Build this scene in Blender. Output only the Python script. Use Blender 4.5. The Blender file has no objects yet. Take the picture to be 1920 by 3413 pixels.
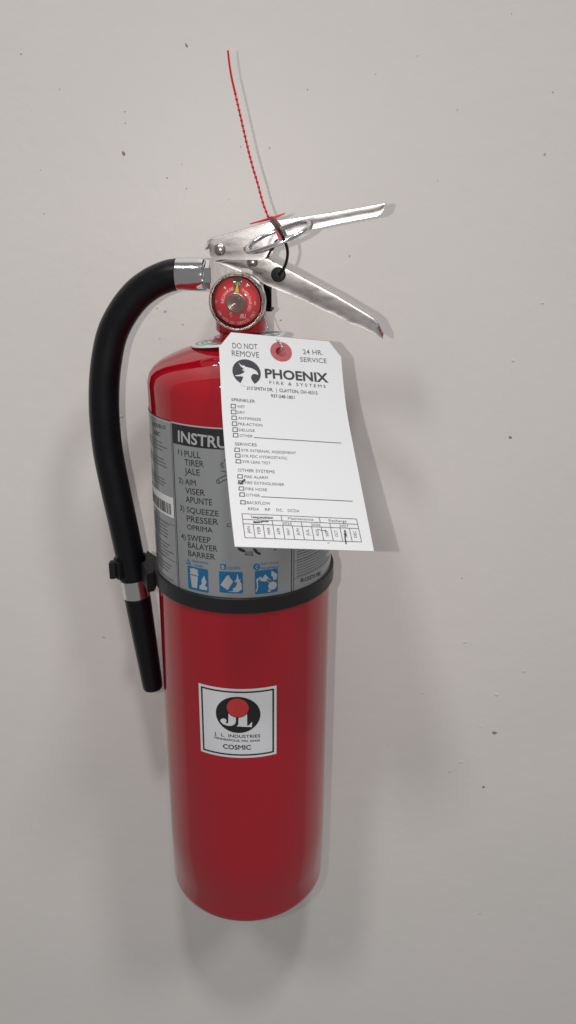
import bpy, bmesh, math, random
from mathutils import Vector, Matrix, noise
random.seed(4)
scene = bpy.context.scene
COL = scene.collection
R2 = math.radians

# ------------------------------------------------------------------ camera
FPX, PW, PH = 2700.0, 1920.0, 3413.0            # focal length in photo pixels, photo size
CAM = Vector((0.00997, -0.56162, 0.53275))
YAW, PITCH, ROLL = 0.04065, 0.35575, 0.00662
_f = Vector((math.sin(YAW) * math.cos(PITCH), math.cos(YAW) * math.cos(PITCH), -math.sin(PITCH)))
_r = _f.cross(Vector((0, 0, 1))).normalized(); _u = _r.cross(_f)
_c, _s = math.cos(ROLL), math.sin(ROLL)
RIGHT = _c * _r + _s * _u; UP = -_s * _r + _c * _u; FWD = _f
cd = bpy.data.cameras.new('camera'); cam = bpy.data.objects.new('camera', cd); COL.objects.link(cam)
M = Matrix((RIGHT, UP, -FWD)).transposed().to_4x4(); M.translation = CAM
cam.matrix_world = M
cd.sensor_fit = 'VERTICAL'; cd.sensor_height = 36.0; cd.sensor_width = 36.0
cd.lens = FPX / PH * 36.0
cd.clip_start = 0.01; cd.clip_end = 60
cd.dof.use_dof = True; cd.dof.focus_distance = 0.52; cd.dof.aperture_fstop = 15.0
scene.camera = cam

# ------------------------------------------------------------------ world, lamps, exposure
world = bpy.data.worlds.new('World'); scene.world = world; world.use_nodes = True
bg = world.node_tree.nodes['Background']
bg.inputs['Color'].default_value = (1.0, 0.965, 0.955, 1); bg.inputs['Strength'].default_value = 0.205
scene.view_settings.view_transform = 'Standard'; scene.view_settings.look = 'None'
scene.view_settings.exposure = 0.0; scene.view_settings.gamma = 1.0; scene.view_settings.use_curve_mapping = False

WALL_Y = 0.085                                   # the wall's face, behind the cylinder axis
def lamp(name, loc, target, size, power, color, size_y=None):
    ld = bpy.data.lights.new(name, 'AREA'); lo = bpy.data.objects.new(name, ld); COL.objects.link(lo)
    lo.location = loc
    lo.rotation_euler = (Vector(target) - Vector(loc)).to_track_quat('-Z', 'Y').to_euler()
    ld.energy = power; ld.color = color
    if size_y: ld.shape = 'RECTANGLE'; ld.size = size; ld.size_y = size_y
    else: ld.shape = 'DISK'; ld.size = size
    return lo
AIM = (0.0, 0.08, 0.15)
# phone flash beside the lens
lamp('phone_flash', CAM - RIGHT * 0.041 + UP * 0.001 - FWD * 0.004, CAM - RIGHT * 0.041 + FWD, 0.0035, 0.50, (1.0, 0.925, 0.86)).data.spread = R2(130)
# ceiling fixtures of the room
def ceiling(dx, dz, dist, size, power):
    d = Vector((dx, -1.0, dz)).normalized(); lamp('ceiling_lamp', Vector((0, WALL_Y, 0.1)) + d * dist, AIM, size, power, (1.0, 0.988, 0.985))
ceiling(0.75, 1.6, 6.5, 0.95, 88.0)
ceiling(-0.53, 1.53, 6.5, 0.80, 85.0)
ceiling(0.08, 1.8, 6.2, 0.45, 95.0)

# ------------------------------------------------------------------ photo pixel -> place
def ray(px, py): return FWD + RIGHT * ((px - PW / 2) / FPX) - UP * ((py - PH / 2) / FPX)
AX = 0.157                                        # valve, levers and hose are turned a little about the axis
LD = Vector((math.cos(AX), -math.sin(AX), 0)); ND = Vector((-math.sin(AX), -math.cos(AX), 0)); ZD = Vector((0, 0, 1))
def V(s, w, z): return LD * s + ND * w + ZD * z
def lev(px, py, w=0.0):
    d = ray(px, py); t = (w - CAM.dot(ND)) / d.dot(ND); p = CAM + d * t
    return p.dot(LD), p.z
def LV(px, py, w=0.0):
    s, z = lev(px, py, w); return V(s, w, z)
def wallp(px, py, y=WALL_Y):
    d = ray(px, py); return CAM + d * ((y - CAM.y) / d.y)
RB = 0.065
def cyl(px, py, rad=RB):
    d = ray(px, py); a = d.x * d.x + d.y * d.y; b = CAM.x * d.x + CAM.y * d.y; c = CAM.x ** 2 + CAM.y ** 2 - rad * rad
    q = b * b - a * c
    t = (-b - math.sqrt(max(q, 0))) / a
    p = CAM + d * t
    return math.atan2(p.x, -p.y) * RB, p.z
def cylmap(x, z, lift=0.0):
    th = x / RB; r = RB + lift
    return Vector((r * math.sin(th), -r * math.cos(th), z))

# ------------------------------------------------------------------ materials
def mat(name, color, rough=0.5, metal=0.0, coat=0.0, bump=None, vary=None, spec=0.5, coat_rough=0.05, rvary=None):
    m = bpy.data.materials.new(name); m.use_nodes = True
    nt = m.node_tree; b = nt.nodes['Principled BSDF']
    b.inputs['Base Color'].default_value = (*color, 1); b.inputs['Roughness'].default_value = rough
    b.inputs['Metallic'].default_value = metal; b.inputs['Coat Weight'].default_value = coat
    b.inputs['Coat Roughness'].default_value = coat_rough; b.inputs['Specular IOR Level'].default_value = spec
    tc = nt.nodes.new('ShaderNodeTexCoord')
    def nz(scale, detail=4, sc=None, rough_=0.5):
        n = nt.nodes.new('ShaderNodeTexNoise'); n.inputs['Scale'].default_value = scale; n.inputs['Detail'].default_value = detail
        n.inputs['Roughness'].default_value = rough_
        if sc:
            mp = nt.nodes.new('ShaderNodeMapping'); mp.inputs['Scale'].default_value = sc
            nt.links.new(tc.outputs['Object'], mp.inputs['Vector']); nt.links.new(mp.outputs['Vector'], n.inputs['Vector'])
        else: nt.links.new(tc.outputs['Object'], n.inputs['Vector'])
        return n
    if vary:
        scale, c2, lo, hi = vary
        n = nz(scale, 6)
        rp = nt.nodes.new('ShaderNodeValToRGB'); rp.color_ramp.elements[0].position = lo; rp.color_ramp.elements[1].position = hi
        rp.color_ramp.elements[0].color = (*color, 1); rp.color_ramp.elements[1].color = (*c2, 1)
        nt.links.new(n.outputs['Fac'], rp.inputs['Fac']); nt.links.new(rp.outputs['Color'], b.inputs['Base Color'])
    if rvary:
        scale, lo, hi, sc = rvary
        n = nz(scale, 5, sc)
        mr = nt.nodes.new('ShaderNodeMapRange'); mr.inputs['From Min'].default_value = 0.3; mr.inputs['From Max'].default_value = 0.7
        mr.inputs['To Min'].default_value = lo; mr.inputs['To Max'].default_value = hi
        nt.links.new(n.outputs['Fac'], mr.inputs['Value']); nt.links.new(mr.outputs['Result'], b.inputs['Roughness'])
    if bump:
        prev = None
        for scale, dist in bump:
            n = nz(scale, 3)
            bp = nt.nodes.new('ShaderNodeBump'); bp.inputs['Strength'].default_value = 1.0; bp.inputs['Distance'].default_value = dist
            nt.links.new(n.outputs['Fac'], bp.inputs['Height'])
            if prev: nt.links.new(prev.outputs['Normal'], bp.inputs['Normal'])
            prev = bp
        nt.links.new(prev.outputs['Normal'], b.inputs['Normal'])
    return m
MT = {}
MT['wall'] = mat('wall_paint', (0.700, 0.676, 0.655), 0.42, bump=[(9, 0.0006), (70, 0.00025), (300, 0.00006)], vary=(7.0, (0.682, 0.664, 0.642), 0.36, 0.64))
MT['chip'] = mat('paint_chip', (0.24, 0.215, 0.20), 0.8, bump=[(900, 0.0004)])
MT['chip_soft'] = mat('paint_scuff', (0.42, 0.39, 0.37), 0.8)
MT['chip_light'] = mat('filler_blob', (0.60, 0.57, 0.54), 0.6)
MT['stain'] = mat('tan_stain', (0.56, 0.45, 0.35), 0.6)
MT['red'] = mat('red_enamel', (0.325, 0.0016, 0.0105), 0.055, coat=0.0, bump=[(90, 0.000012)], spec=0.85, rvary=(30, 0.03, 0.07, None), coat_rough=0.04)
MT['red_neck'] = mat('red_neck_enamel', (0.34, 0.008, 0.012), 0.22, coat=0.2)
MT['rubber'] = mat('black_rubber', (0.0035, 0.0035, 0.0052), 0.35, spec=0.32, bump=[(1200, 0.00004)], rvary=(60, 0.26, 0.40, None))
MT['plastic'] = mat('black_plastic', (0.0085, 0.009, 0.0105), 0.48, spec=0.35, bump=[(900, 0.00003)])
MT['strap'] = mat('black_strap', (0.013, 0.014, 0.017), 0.42, spec=0.35)
MT['steel'] = mat('plated_steel', (0.72, 0.70, 0.695), 0.4, metal=1.0, bump=[(1500, 0.00004), (300, 0.000015)], rvary=(300, 0.24, 0.40, (0.25, 1, 1)), vary=(260, (0.66, 0.64, 0.635), 0.35, 0.7))
MT['rivet'] = mat('rivet_steel', (0.46, 0.44, 0.43), 0.30, metal=1.0)
MT['chrome'] = mat('chrome', (0.80, 0.81, 0.82), 0.10, metal=1.0, bump=[(220, 0.00006)])
MT['aluminium'] = mat('cast_aluminium', (0.50, 0.49, 0.48), 0.42, metal=1.0, bump=[(500, 0.00008)])
MT['tag_wire'] = mat('tag_wire_zinc', (0.80, 0.80, 0.80), 0.35, metal=1.0)
MT['wire'] = mat('zinc_wire', (0.74, 0.76, 0.78), 0.16, metal=1.0)
MT['bezel'] = mat('gauge_bezel', (0.47, 0.46, 0.44), 0.26, metal=1.0)
MT['paper'] = mat('tag_card', (0.600, 0.615, 0.630), 0.7, bump=[(800, 0.00002)])
MT['ink'] = mat('print_ink', (0.085, 0.088, 0.095), 0.6)
MT['ink_dark'] = mat('dark_ink', (0.022, 0.024, 0.032), 0.55)
MT['pen'] = mat('pen_ink', (0.008, 0.008, 0.010), 0.4)
MT['patch'] = mat('red_patch', (0.35, 0.080, 0.090), 0.65)
MT['label'] = mat('grey_vinyl', (0.240, 0.254, 0.266), 0.13)
MT['label_light'] = mat('silver_vinyl', (0.36, 0.37, 0.385), 0.30)
MT['label_ink'] = mat('label_ink', (0.018, 0.019, 0.022), 0.4)
MT['fine_ink'] = mat('fine_print_ink', (0.075, 0.080, 0.095), 0.45)
MT['blue'] = mat('blue_ink', (0.007, 0.115, 0.27), 0.35)
MT['white_ink'] = mat('white_ink', (0.62, 0.63, 0.64), 0.45)
MT['sticker'] = mat('white_sticker', (0.60, 0.62, 0.65), 0.40)
MT['sticker_red'] = mat('sticker_red_ink', (0.46, 0.035, 0.035), 0.4)
MT['sticker_black'] = mat('sticker_black_ink', (0.010, 0.012, 0.012), 0.4)
MT['dial'] = mat('dial_red', (0.62, 0.012, 0.030), 0.4)
MT['dial_green'] = mat('dial_green', (0.012, 0.11, 0.035), 0.4)
MT['needle'] = mat('needle_yellow', (0.72, 0.45, 0.04), 0.35)
MT['dial_white'] = mat('dial_white', (0.74, 0.62, 0.58), 0.5)
MT['seal'] = mat('red_seal_plastic', (0.60, 0.013, 0.028), 0.32)
MT['collar'] = mat('white_collar_plastic', (0.74, 0.77, 0.76), 0.4)
MT['collar_green'] = mat('green_collar_print', (0.16, 0.42, 0.34), 0.5)
MT['boss'] = mat('lens_boss', (0.40, 0.32, 0.28), 0.18, metal=0.5)
def lens_mat():
    m = bpy.data.materials.new('clear_lens'); m.use_nodes = True; nt = m.node_tree; nt.nodes.clear()
    o = nt.nodes.new('ShaderNodeOutputMaterial'); mx = nt.nodes.new('ShaderNodeMixShader'); fr = nt.nodes.new('ShaderNodeFresnel')
    t = nt.nodes.new('ShaderNodeBsdfTransparent'); g = nt.nodes.new('ShaderNodeBsdfGlossy')
    t.inputs['Color'].default_value = (0.98, 0.97, 0.97, 1); g.inputs['Roughness'].default_value = 0.05; fr.inputs['IOR'].default_value = 1.36
    nt.links.new(fr.outputs[0], mx.inputs[0]); nt.links.new(t.outputs[0], mx.inputs[1]); nt.links.new(g.outputs[0], mx.inputs[2]); nt.links.new(mx.outputs[0], o.inputs[0])
    return m
MT['lens'] = lens_mat()

# ------------------------------------------------------------------ object helpers
def link(name, me, m, parent=None, smooth=None):
    o = bpy.data.objects.new(name, me); COL.objects.link(o)
    if m: me.materials.append(MT[m])
    if parent: o.parent = parent
    if smooth is not None:
        for p in me.polygons: p.use_smooth = True
        me.set_sharp_from_angle(angle=R2(smooth))
    return o
def mesh(name, verts, faces, m, parent=None, smooth=35):
    me = bpy.data.meshes.new(name); me.from_pydata([tuple(v) for v in verts], [], faces); me.validate()
    bm = bmesh.new(); bm.from_mesh(me); bmesh.ops.recalc_face_normals(bm, faces=bm.faces); bm.to_mesh(me); bm.free()
    return link(name, me, m, parent, smooth)
def thing(name, label, cat, loc=(0, 0, 0), group=None):
    o = bpy.data.objects.new(name, None); COL.objects.link(o); o.empty_display_size = 0.02
    o['label'] = label; o['category'] = cat
    if group: o['group'] = group
    return o
def lathe_data(profile, o, ax, ex, n=64, closed=False):
    """profile (radius, height) turned about the axis ax through o; ex is perpendicular to ax."""
    o = Vector(o); ax = Vector(ax).normalized(); ex = Vector(ex).normalized(); ey = ax.cross(ex)
    vs, fs, rings = [], [], []
    for r, h in profile:
        if r < 1e-6: rings.append([len(vs)]); vs.append(o + ax * h); continue
        rings.append(list(range(len(vs), len(vs) + n)))
        for k in range(n):
            a = 2 * math.pi * k / n
            vs.append(o + ax * h + ex * (r * math.cos(a)) + ey * (r * math.sin(a)))
    pairs = list(zip(rings[:-1], rings[1:])) + ([(rings[-1], rings[0])] if closed else [])
    for A, B in pairs:
        for k in range(n):
            k2 = (k + 1) % n
            if len(A) == 1: fs.append((A[0], B[k], B[k2]))
            elif len(B) == 1: fs.append((A[k], A[k2], B[0]))
            else: fs.append((A[k], A[k2], B[k2], B[k]))
    return vs, fs
def lathe(name, profile, o, ax, ex, m, parent=None, n=64, closed=False, smooth=30):
    return mesh(name, *lathe_data(profile, o, ax, ex, n, closed), m, parent, smooth)
def catmull(pts, k=8):
    P = [pts[0] * 2 - pts[1]] + list(pts) + [pts[-1] * 2 - pts[-2]]; out = []
    for i in range(1, len(P) - 2):
        a, b, c, d = P[i - 1:i + 3]
        for j in range(k):
            t = j / k
            out.append(0.5 * ((2 * b) + (c - a) * t + (2 * a - 5 * b + 4 * c - d) * t * t + (3 * b - a - 3 * c + d) * t ** 3))
    out.append(P[-2]); return out
def tube_data(pts, rad, n=16, cap=True, closed=False):
    N = len(pts); rad = rad if isinstance(rad, (list, tuple)) else [rad] * N
    T = [((pts[(i + 1) % N] - pts[i - 1]) if closed else (pts[min(i + 1, N - 1)] - pts[max(i - 1, 0)])).normalized() for i in range(N)]
    e = T[0].orthogonal().normalized(); vs, fs = [], []
    for i in range(N):
        e = (e - T[i] * e.dot(T[i])).normalized(); g = T[i].cross(e)
        for k in range(n):
            a = 2 * math.pi * k / n; vs.append(pts[i] + (e * math.cos(a) + g * math.sin(a)) * rad[i])
    for i in range(N if closed else N - 1):
        j = (i + 1) % N
        for k in range(n):
            k2 = (k + 1) % n; fs.append((i * n + k, i * n + k2, j * n + k2, j * n + k))
    if cap and not closed:
        fs.append(tuple(range(n))[::-1]); fs.append(tuple((N - 1) * n + k for k in range(n)))
    return vs, fs
def tube(name, pts, rad, m, parent=None, n=16, closed=False, smooth=40):
    return mesh(name, *tube_data(pts, rad, n, True, closed), m, parent, smooth)
def box(name, o, ex, ey, ez, hx, hy, hz, m, parent=None, bevel=0.001):
    bm = bmesh.new(); bmesh.ops.create_cube(bm, size=2)
    for v in bm.verts: v.co = Vector((v.co.x * hx, v.co.y * hy, v.co.z * hz))
    if bevel: bmesh.ops.bevel(bm, geom=bm.edges[:], offset=bevel, segments=2, affect='EDGES')
    o, ex, ey, ez = Vector(o), Vector(ex), Vector(ey), Vector(ez)
    for v in bm.verts: v.co = o + ex * v.co.x + ey * v.co.y + ez * v.co.z
    bmesh.ops.recalc_face_normals(bm, faces=bm.faces)
    me = bpy.data.meshes.new(name); bm.to_mesh(me); bm.free()
    return link(name, me, m, parent, 30)
def prism(name, poly, off, m, parent=None, bevel=0.0):
    """poly: 3-D outline of one face; off: vector to the opposite face."""
    bm = bmesh.new(); vs = [bm.verts.new(p) for p in poly]; f = bm.faces.new(vs)
    r = bmesh.ops.extrude_face_region(bm, geom=[f])
    for v in r['geom']:
        if isinstance(v, bmesh.types.BMVert): v.co += off
    bmesh.ops.recalc_face_normals(bm, faces=bm.faces)
    if bevel: bmesh.ops.bevel(bm, geom=[e for e in bm.edges if e.is_manifold and e.calc_face_angle() > 0.6], offset=bevel, segments=2, affect='EDGES')
    me = bpy.data.meshes.new(name); bm.to_mesh(me); bm.free()
    return link(name, me, m, parent, 35)

# ------------------------------------------------------------------ flat print: text and shapes laid out in 2-D, then wrapped on a surface
_tc = {}
def text2d(s, bold=0.0):
    key = (s, bold)
    if key in _tc: return _tc[key]
    cu = bpy.data.curves.new('t', 'FONT'); cu.body = s; cu.size = 1.0; cu.offset = bold; cu.resolution_u = 3; cu.fill_mode = 'FRONT'
    o = bpy.data.objects.new('t', cu); COL.objects.link(o)
    dg = bpy.context.evaluated_depsgraph_get(); me = bpy.data.meshes.new_from_object(o.evaluated_get(dg))
    vs = [(v.co.x, v.co.y) for v in me.vertices]; fs = [tuple(p.vertices) for p in me.polygons]
    if bold and 'M' in s:                          # the emboldened M outline crosses itself: refill it as one clean polygon
        par = list(range(len(vs)))
        def root(i):
            while par[i] != i: i = par[i]
            return i
        for f in fs:
            for i in f[1:]: par[root(i)] = root(f[0])
        comp = {}
        for i in range(len(vs)): comp.setdefault(root(i), []).append(i)
        for c in comp.values():
            if len(c) != 15: continue
            cs = set(c); fs = [f for f in fs if f[0] not in cs]; out = []; k = 0
            while k < 15:
                a, b = vs[c[k]], vs[c[(k + 1) % 15]]
                if k < 14 and math.hypot(a[0] - b[0], a[1] - b[1]) < 0.06: out.append(len(vs)); vs.append(((a[0] + b[0]) / 2, (a[1] + b[1]) / 2)); k += 2
                else: out.append(c[k]); k += 1
            fs.append(tuple(out))
    bpy.data.objects.remove(o); bpy.data.curves.remove(cu); bpy.data.meshes.remove(me)
    _tc[key] = (vs, fs); return vs, fs
CAPH = max(v[1] for v in text2d('H')[0])
class Print:
    def __init__(self): self.v, self.f = [], []
    def add(self, vs, fs):
        n = len(self.v); self.v += [tuple(v) for v in vs]; self.f += [tuple(i + n for i in f) for f in fs]
    def poly(self, pts): self.add(pts, [tuple(range(len(pts)))])
    def disc(self, c, rx, ry=None, n=28): self.poly([(c[0] + rx * math.cos(2 * math.pi * k / n), c[1] + (ry or rx) * math.sin(2 * math.pi * k / n)) for k in range(n)])
    def ring(self, c, r0, r1, n=28):
        vs = [(c[0] + r * math.cos(2 * math.pi * k / n), c[1] + r * math.sin(2 * math.pi * k / n)) for r in (r0, r1) for k in range(n)]
        self.add(vs, [(k, (k + 1) % n, n + (k + 1) % n, n + k) for k in range(n)])
    def line(self, pts, w):
        for a, b in zip(pts[:-1], pts[1:]):
            dx, dy = b[0] - a[0], b[1] - a[1]; l = math.hypot(dx, dy) or 1
            nx, ny = -dy / l * w / 2, dx / l * w / 2; ex, ey = dx / l * w * 0.3, dy / l * w * 0.3
            self.poly([(a[0] + nx - ex, a[1] + ny - ey), (a[0] - nx - ex, a[1] - ny - ey), (b[0] - nx + ex, b[1] - ny + ey), (b[0] + nx + ex, b[1] + ny + ey)])
    def frame(self, q, w): self.line([q[0], q[1], q[2], q[3], q[0]], w)
    def text(self, s, a, b, cap, bold=0.0, ref=None):
        """s between the baseline points a and b with capital height cap; ref: the part of s that a-b measures."""
        vs, fs = text2d(s, bold); rv = text2d(ref, bold)[0] if ref else vs
        x0 = min(v[0] for v in rv); x1 = max(v[0] for v in rv)
        ex = ((b[0] - a[0]), (b[1] - a[1])); l = math.hypot(*ex); n = (-ex[1] / l, ex[0] / l)
        out = []
        for x, y in vs:
            t = (x - x0) / (x1 - x0); h = y / CAPH * cap
            out.append((a[0] + ex[0] * t + n[0] * h, a[1] + ex[1] * t + n[1] * h))
        self.add(out, fs)
    def build(self, name, mp, lift, m, parent, step=(0.004, None)):
        bm = bmesh.new(); vs = [bm.verts.new((x, y, 0)) for x, y in self.v]
        for f in self.f:
            if len(set(f)) > 2:
                try: bm.faces.new([vs[i] for i in f])
                except ValueError: pass
        bmesh.ops.triangulate(bm, faces=bm.faces[:])
        for axis in (0, 1):
            if not step[axis]: continue
            lo = min(v[axis] for v in self.v); hi = max(v[axis] for v in self.v)
            x = math.floor(lo / step[axis]) * step[axis] + step[axis]
            while x < hi:
                co = [0, 0, 0]; co[axis] = x; no = [0, 0, 0]; no[axis] = 1
                bmesh.ops.bisect_plane(bm, geom=bm.verts[:] + bm.edges[:] + bm.faces[:], plane_co=co, plane_no=no, dist=1e-7); x += step[axis]
        for f in bm.faces:
            if f.normal.z < 0: f.normal_flip()
        for v in bm.verts: v.co = mp(v.co.x, v.co.y, lift)
        me = bpy.data.meshes.new(name); bm.to_mesh(me); bm.free()
        return link(name, me, m, parent)

# ================================================================== the wall
def wall():
    W0, W1, H0, H1, TH = -3.2, 3.2, -1.6, 2.6, 0.12
    vs = [(W0, WALL_Y, H0), (W1, WALL_Y, H0), (W1, WALL_Y, H1), (W0, WALL_Y, H1), (W0, WALL_Y + TH, H0), (W1, WALL_Y + TH, H0), (W1, WALL_Y + TH, H1), (W0, WALL_Y + TH, H1)]
    fs = [(0, 1, 2, 3), (5, 4, 7, 6), (0, 3, 7, 4), (1, 5, 6, 2), (3, 2, 6, 7), (0, 4, 5, 1)]
    w = mesh('wall', vs, fs, 'wall', None, None); w['kind'] = 'structure'
    w['label'] = 'painted off-white wall with small chips and scuffs behind the extinguisher'
    def blob(name, px, py, rx, ry, rot, m, hgt):
        c = wallp(px, py); k = 1 / FPX * (c - CAM).dot(FWD); n = 9; top = []
        vs = []
        for ring, (fr, hh) in enumerate(((1.0, 0.0), (0.7, hgt))):
            for i in range(n):
                a = 2 * math.pi * i / n; j = 0.75 + 0.5 * random.random()
                x, z = rx * k * fr * j * math.cos(a), ry * k * fr * j * math.sin(a)
                vs.append((c.x + x * math.cos(rot) - z * math.sin(rot), WALL_Y + 0.0001 - hh, c.z + x * math.sin(rot) + z * math.cos(rot)))
        fs = [(i, (i + 1) % n, n + (i + 1) % n, n + i) for i in range(n)] + [tuple(range(n, 2 * n))]
        mesh(name, vs, fs, m, w, 60)
    for a in ((621, 150, 5, 9, 0.5), (412, 511, 6, 11, 0.45), (70, 180, 5, 4, 0), (1025, 298, 3, 5, 0.1), (899, 493, 3, 5, 0.3), (802, 489, 2, 6, 0), (557, 592, 4, 4, 0),
              (1648, 2442, 12, 8, -0.3), (1612, 2623, 6, 6, 0), (1540, 1927, 4, 3, 0), (1701, 1458, 8, 6, -0.4), (1165, 853, 4, 6, -0.2), (1816, 514, 5, 7, -0.4), (1459, 602, 3, 3, 0),
              (416, 372, 4, 3, 0.5), (418, 410, 3, 3, 0), (606, 548, 2, 3, 0), (1705, 46, 2, 4, -0.2), (1843, 307, 4, 4, 0), (523, 1027, 4, 3, 0), (551, 1038, 7, 5, 0.2), (533, 1129, 3, 3, 0), (936, 1067, 4, 4, 0),
              (346, 2124, 6, 3, -0.3), (1252, 247, 3, 3, 0), (1391, 186, 2, 3, 0), (1408, 2312, 3, 3, 0), (1600, 3046, 4, 4, 0), (1293, 2484, 2, 3, 0), (199, 297, 2, 4, 0.1), (146, 712, 2, 5, 0), (135, 566, 3, 2, 0), (622, 628, 3, 4, 0), (1525, 366, 3, 4, 0), (763, 665, 2, 3, 0)):
        blob('paint_chip', a[0], a[1], a[2] * 0.85, a[3] * 0.85, a[4], 'chip' if a[2] * a[3] > 35 else 'chip_soft', 0.0003)
    for a in ((1711, 1202, 7, 4, 0), (1655, 2315, 6, 7, 0), (1535, 2540, 10, 4, 0.6), (1600, 2420, 5, 4, 0), (1500, 2570, 8, 4, 0.5), (1550, 2140, 9, 4, 0.3), (405, 1388, 9, 3, 0), (609, 1079, 4, 6, 0), (1746, 2238, 6, 4, 0), (1808, 1010, 6, 4, 0.2)):
        blob('filler_blob', *a, 'chip_light', 0.0004)
    for a in ((54, 2004, 12, 6, 0.1), (1148, 2242, 4, 8, 0.2), (1318, 2661, 4, 4, 0), (1146, 2658, 10, 3, 0.2), (1166, 3228, 10, 3, 0.5), (1110, 3180, 6, 4, 0), (120, 2430, 9, 4, 0.2), (252, 2075, 6, 4, 0), (386, 2182, 4, 7, 0.3)):
        blob('tan_stain', *a, 'stain', 0.00005)
    return w
wall()

# ================================================================== the extinguisher
EXT = thing('fire_extinguisher', 'red steel fire extinguisher with grey instruction band hanging on the white wall', 'extinguisher')

# --- cylinder: dome outline read at the silhouette, straight wall, skirt seam and rounded foot
dome = []
for px, py in ((700, 1140), (646, 1152), (605, 1165), (570, 1180), (535, 1197), (510, 1217), (496, 1236), (489.5, 1262)):
    d = ray(px, py); t = -CAM.y / d.y; p = CAM + d * t; dome.append((-p.x, p.z))
Z_SH = dome[-1][1]
prof = [(0, -0.002), (0.052, -0.002), (0.0585, -0.0060), (0.0625, -0.0054), (0.0640, -0.0030), (0.0645, 0.0005), (0.0645, 0.0172), (RB - 0.0001, 0.0186)]
prof += [(RB, z) for z in (0.05, 0.15, 0.25, 0.35)] + [(RB, Z_SH - 0.012)]
outer = [q for q in reversed(dome) if q[0] < RB + 0.004]
k = RB / outer[0][0]
for r, z in outer: prof.append((min(r * k, RB), z))
Z_NECK = prof[-1][1]
prof += [(0.0175, Z_NECK + 0.004), (0.0, Z_NECK + 0.004)]
body = lathe('cylinder', prof, (0, 0, 0), ZD, (1, 0, 0), 'red', EXT, n=160, smooth=40)

# --- red neck ring under the gauge
sL, zt = lev(720, 1062); sR, _ = lev(885, 1062); rn = (sR - sL) / 2; sc = (sR + sL) / 2
z1 = lev(800, 1062)[1]; z2 = lev(800, 1103)[1]; z3 = lev(800, 1128)[1]
NC = V(0, 0, 0)
lathe('neck_ring', [(0.020, Z_NECK - 0.004), (0.0185, Z_NECK + 0.0035), (0.0150, z3), (0.0146, z2 - 0.001), (rn, z2 + 0.001), (rn, z1 + 0.012), (rn - 0.002, z1 + 0.014), (0, z1 + 0.014)], NC, ZD, LD, 'red_neck', EXT, n=48)

# --- valve body
zh = lev(800, 880)[1]
lathe('valve_body', [(0, z1 + 0.008), (0.0150, z1 + 0.008), (0.0150, lev(800, 965)[1]), (0.0085, lev(800, 945)[1]), (0.0085, zh + 0.002), (0, zh + 0.002)], NC, ZD, LD, 'aluminium', EXT, n=40)
zo = lev(640, 914)[1]                       # height of the hose outlet
box('valve_head', V(-0.004, 0, (z1 + zh) / 2 + 0.008), LD, ND, ZD, 0.0150, 0.0088, (zh - z1) / 2 - 0.003, 'aluminium', EXT, 0.0012)
box('valve_cheek', V(0.0112, 0.004, lev(870, 990)[1]), LD, ND, ZD, 0.0035, 0.0105, 0.012, 'aluminium', EXT, 0.0008)

# --- levers: sheet steel channels, open below
def channel(name, st, t, r, parent, flare=0.0, m='steel'):
    vs, fs, rows = [], [], []
    for s, zu, zl, h, tp in st:
        hh = zu - zl; rr = min(r, hh * 0.9); zs = zu - rr
        out = [(-h + tp - flare, zl), (-h + tp - flare * 0.4, zl + min(0.0022, hh * .3)), (-h + tp * 0.75, zl + min(0.0045, hh * .5))]
        for k in range(7):
            a = math.pi - k / 6 * math.pi / 2; out.append((-h + r + r * math.cos(a), zs + rr * math.sin(a)))
        out += [(-w, z) for w, z in reversed(out)]
        tt = min(t, hh * 0.45); inn = []
        for k, (w, z) in enumerate(out):
            sgn = -1 if w < 0 else 1; top = max(0.0, min(1.0, (z - zs) / max(rr, 1e-6)))
            wi = w - sgn * t * (1 - top) if (abs(w) > h - r or z < zs) else w
            inn.append((wi, z - tt * top if top > 0 else z))
        ring = out + inn[::-1]
        rows.append(list(range(len(vs), len(vs) + len(ring)))); vs += [V(s, w, z) for w, z in ring]
    n = len(rows[0])
    for A, B in zip(rows[:-1], rows[1:]):
        for k in range(n): fs.append((A[k], A[(k + 1) % n], B[(k + 1) % n], B[k]))
    fs.append(tuple(rows[0])); fs.append(tuple(reversed(rows[-1])))
    return mesh(name, vs, fs, m, parent, 38)
def interp(tab, x):
    for (a, ya), (b, yb) in zip(tab[:-1], tab[1:]):
        if x <= b: return ya + (yb - ya) * (x - a) / (b - a)
    return tab[-1][1]
HU, HL = 0.0134, 0.0103
up_top = [(698, 799), (708, 792), (760, 778), (903, 736), (1026, 719), (1150, 699), (1275, 676), (1282, 677)]
up_bot = [(698, 846), (702, 857), (709, 863), (716, 865), (868, 867), (880, 864), (888, 856), (906, 818), (918, 800), (945, 788), (1000, 774), (1041, 764), (1123, 746), (1248, 722), (1262, 718), (1271, 712), (1277, 704), (1280, 698), (1282, 690)]
xs = sorted(set([698, 700, 702, 705, 709, 716, 730, 760, 800, 840, 868, 874, 880, 884, 888, 894, 900, 906, 912, 918, 930, 945, 970, 1000, 1041, 1080, 1123, 1180, 1248, 1255, 1262, 1267, 1271, 1274, 1277, 1280, 1282]))
st = []
for x in xs:
    s, zu = lev(x, interp(up_top, x), HU - 0.002); zl = lev(x, interp(up_bot, x), HU)[1]
    narrow = HU - 0.0022 * max(0, min(1, (x - 1000) / 50))
    st.append((s, zu, zl, narrow, 0.0013 - 0.0003 * max(0, min(1, (x - 960) / 80))))
UL_ = channel('squeeze_lever', st, 0.0014, 0.0014, EXT)
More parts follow.
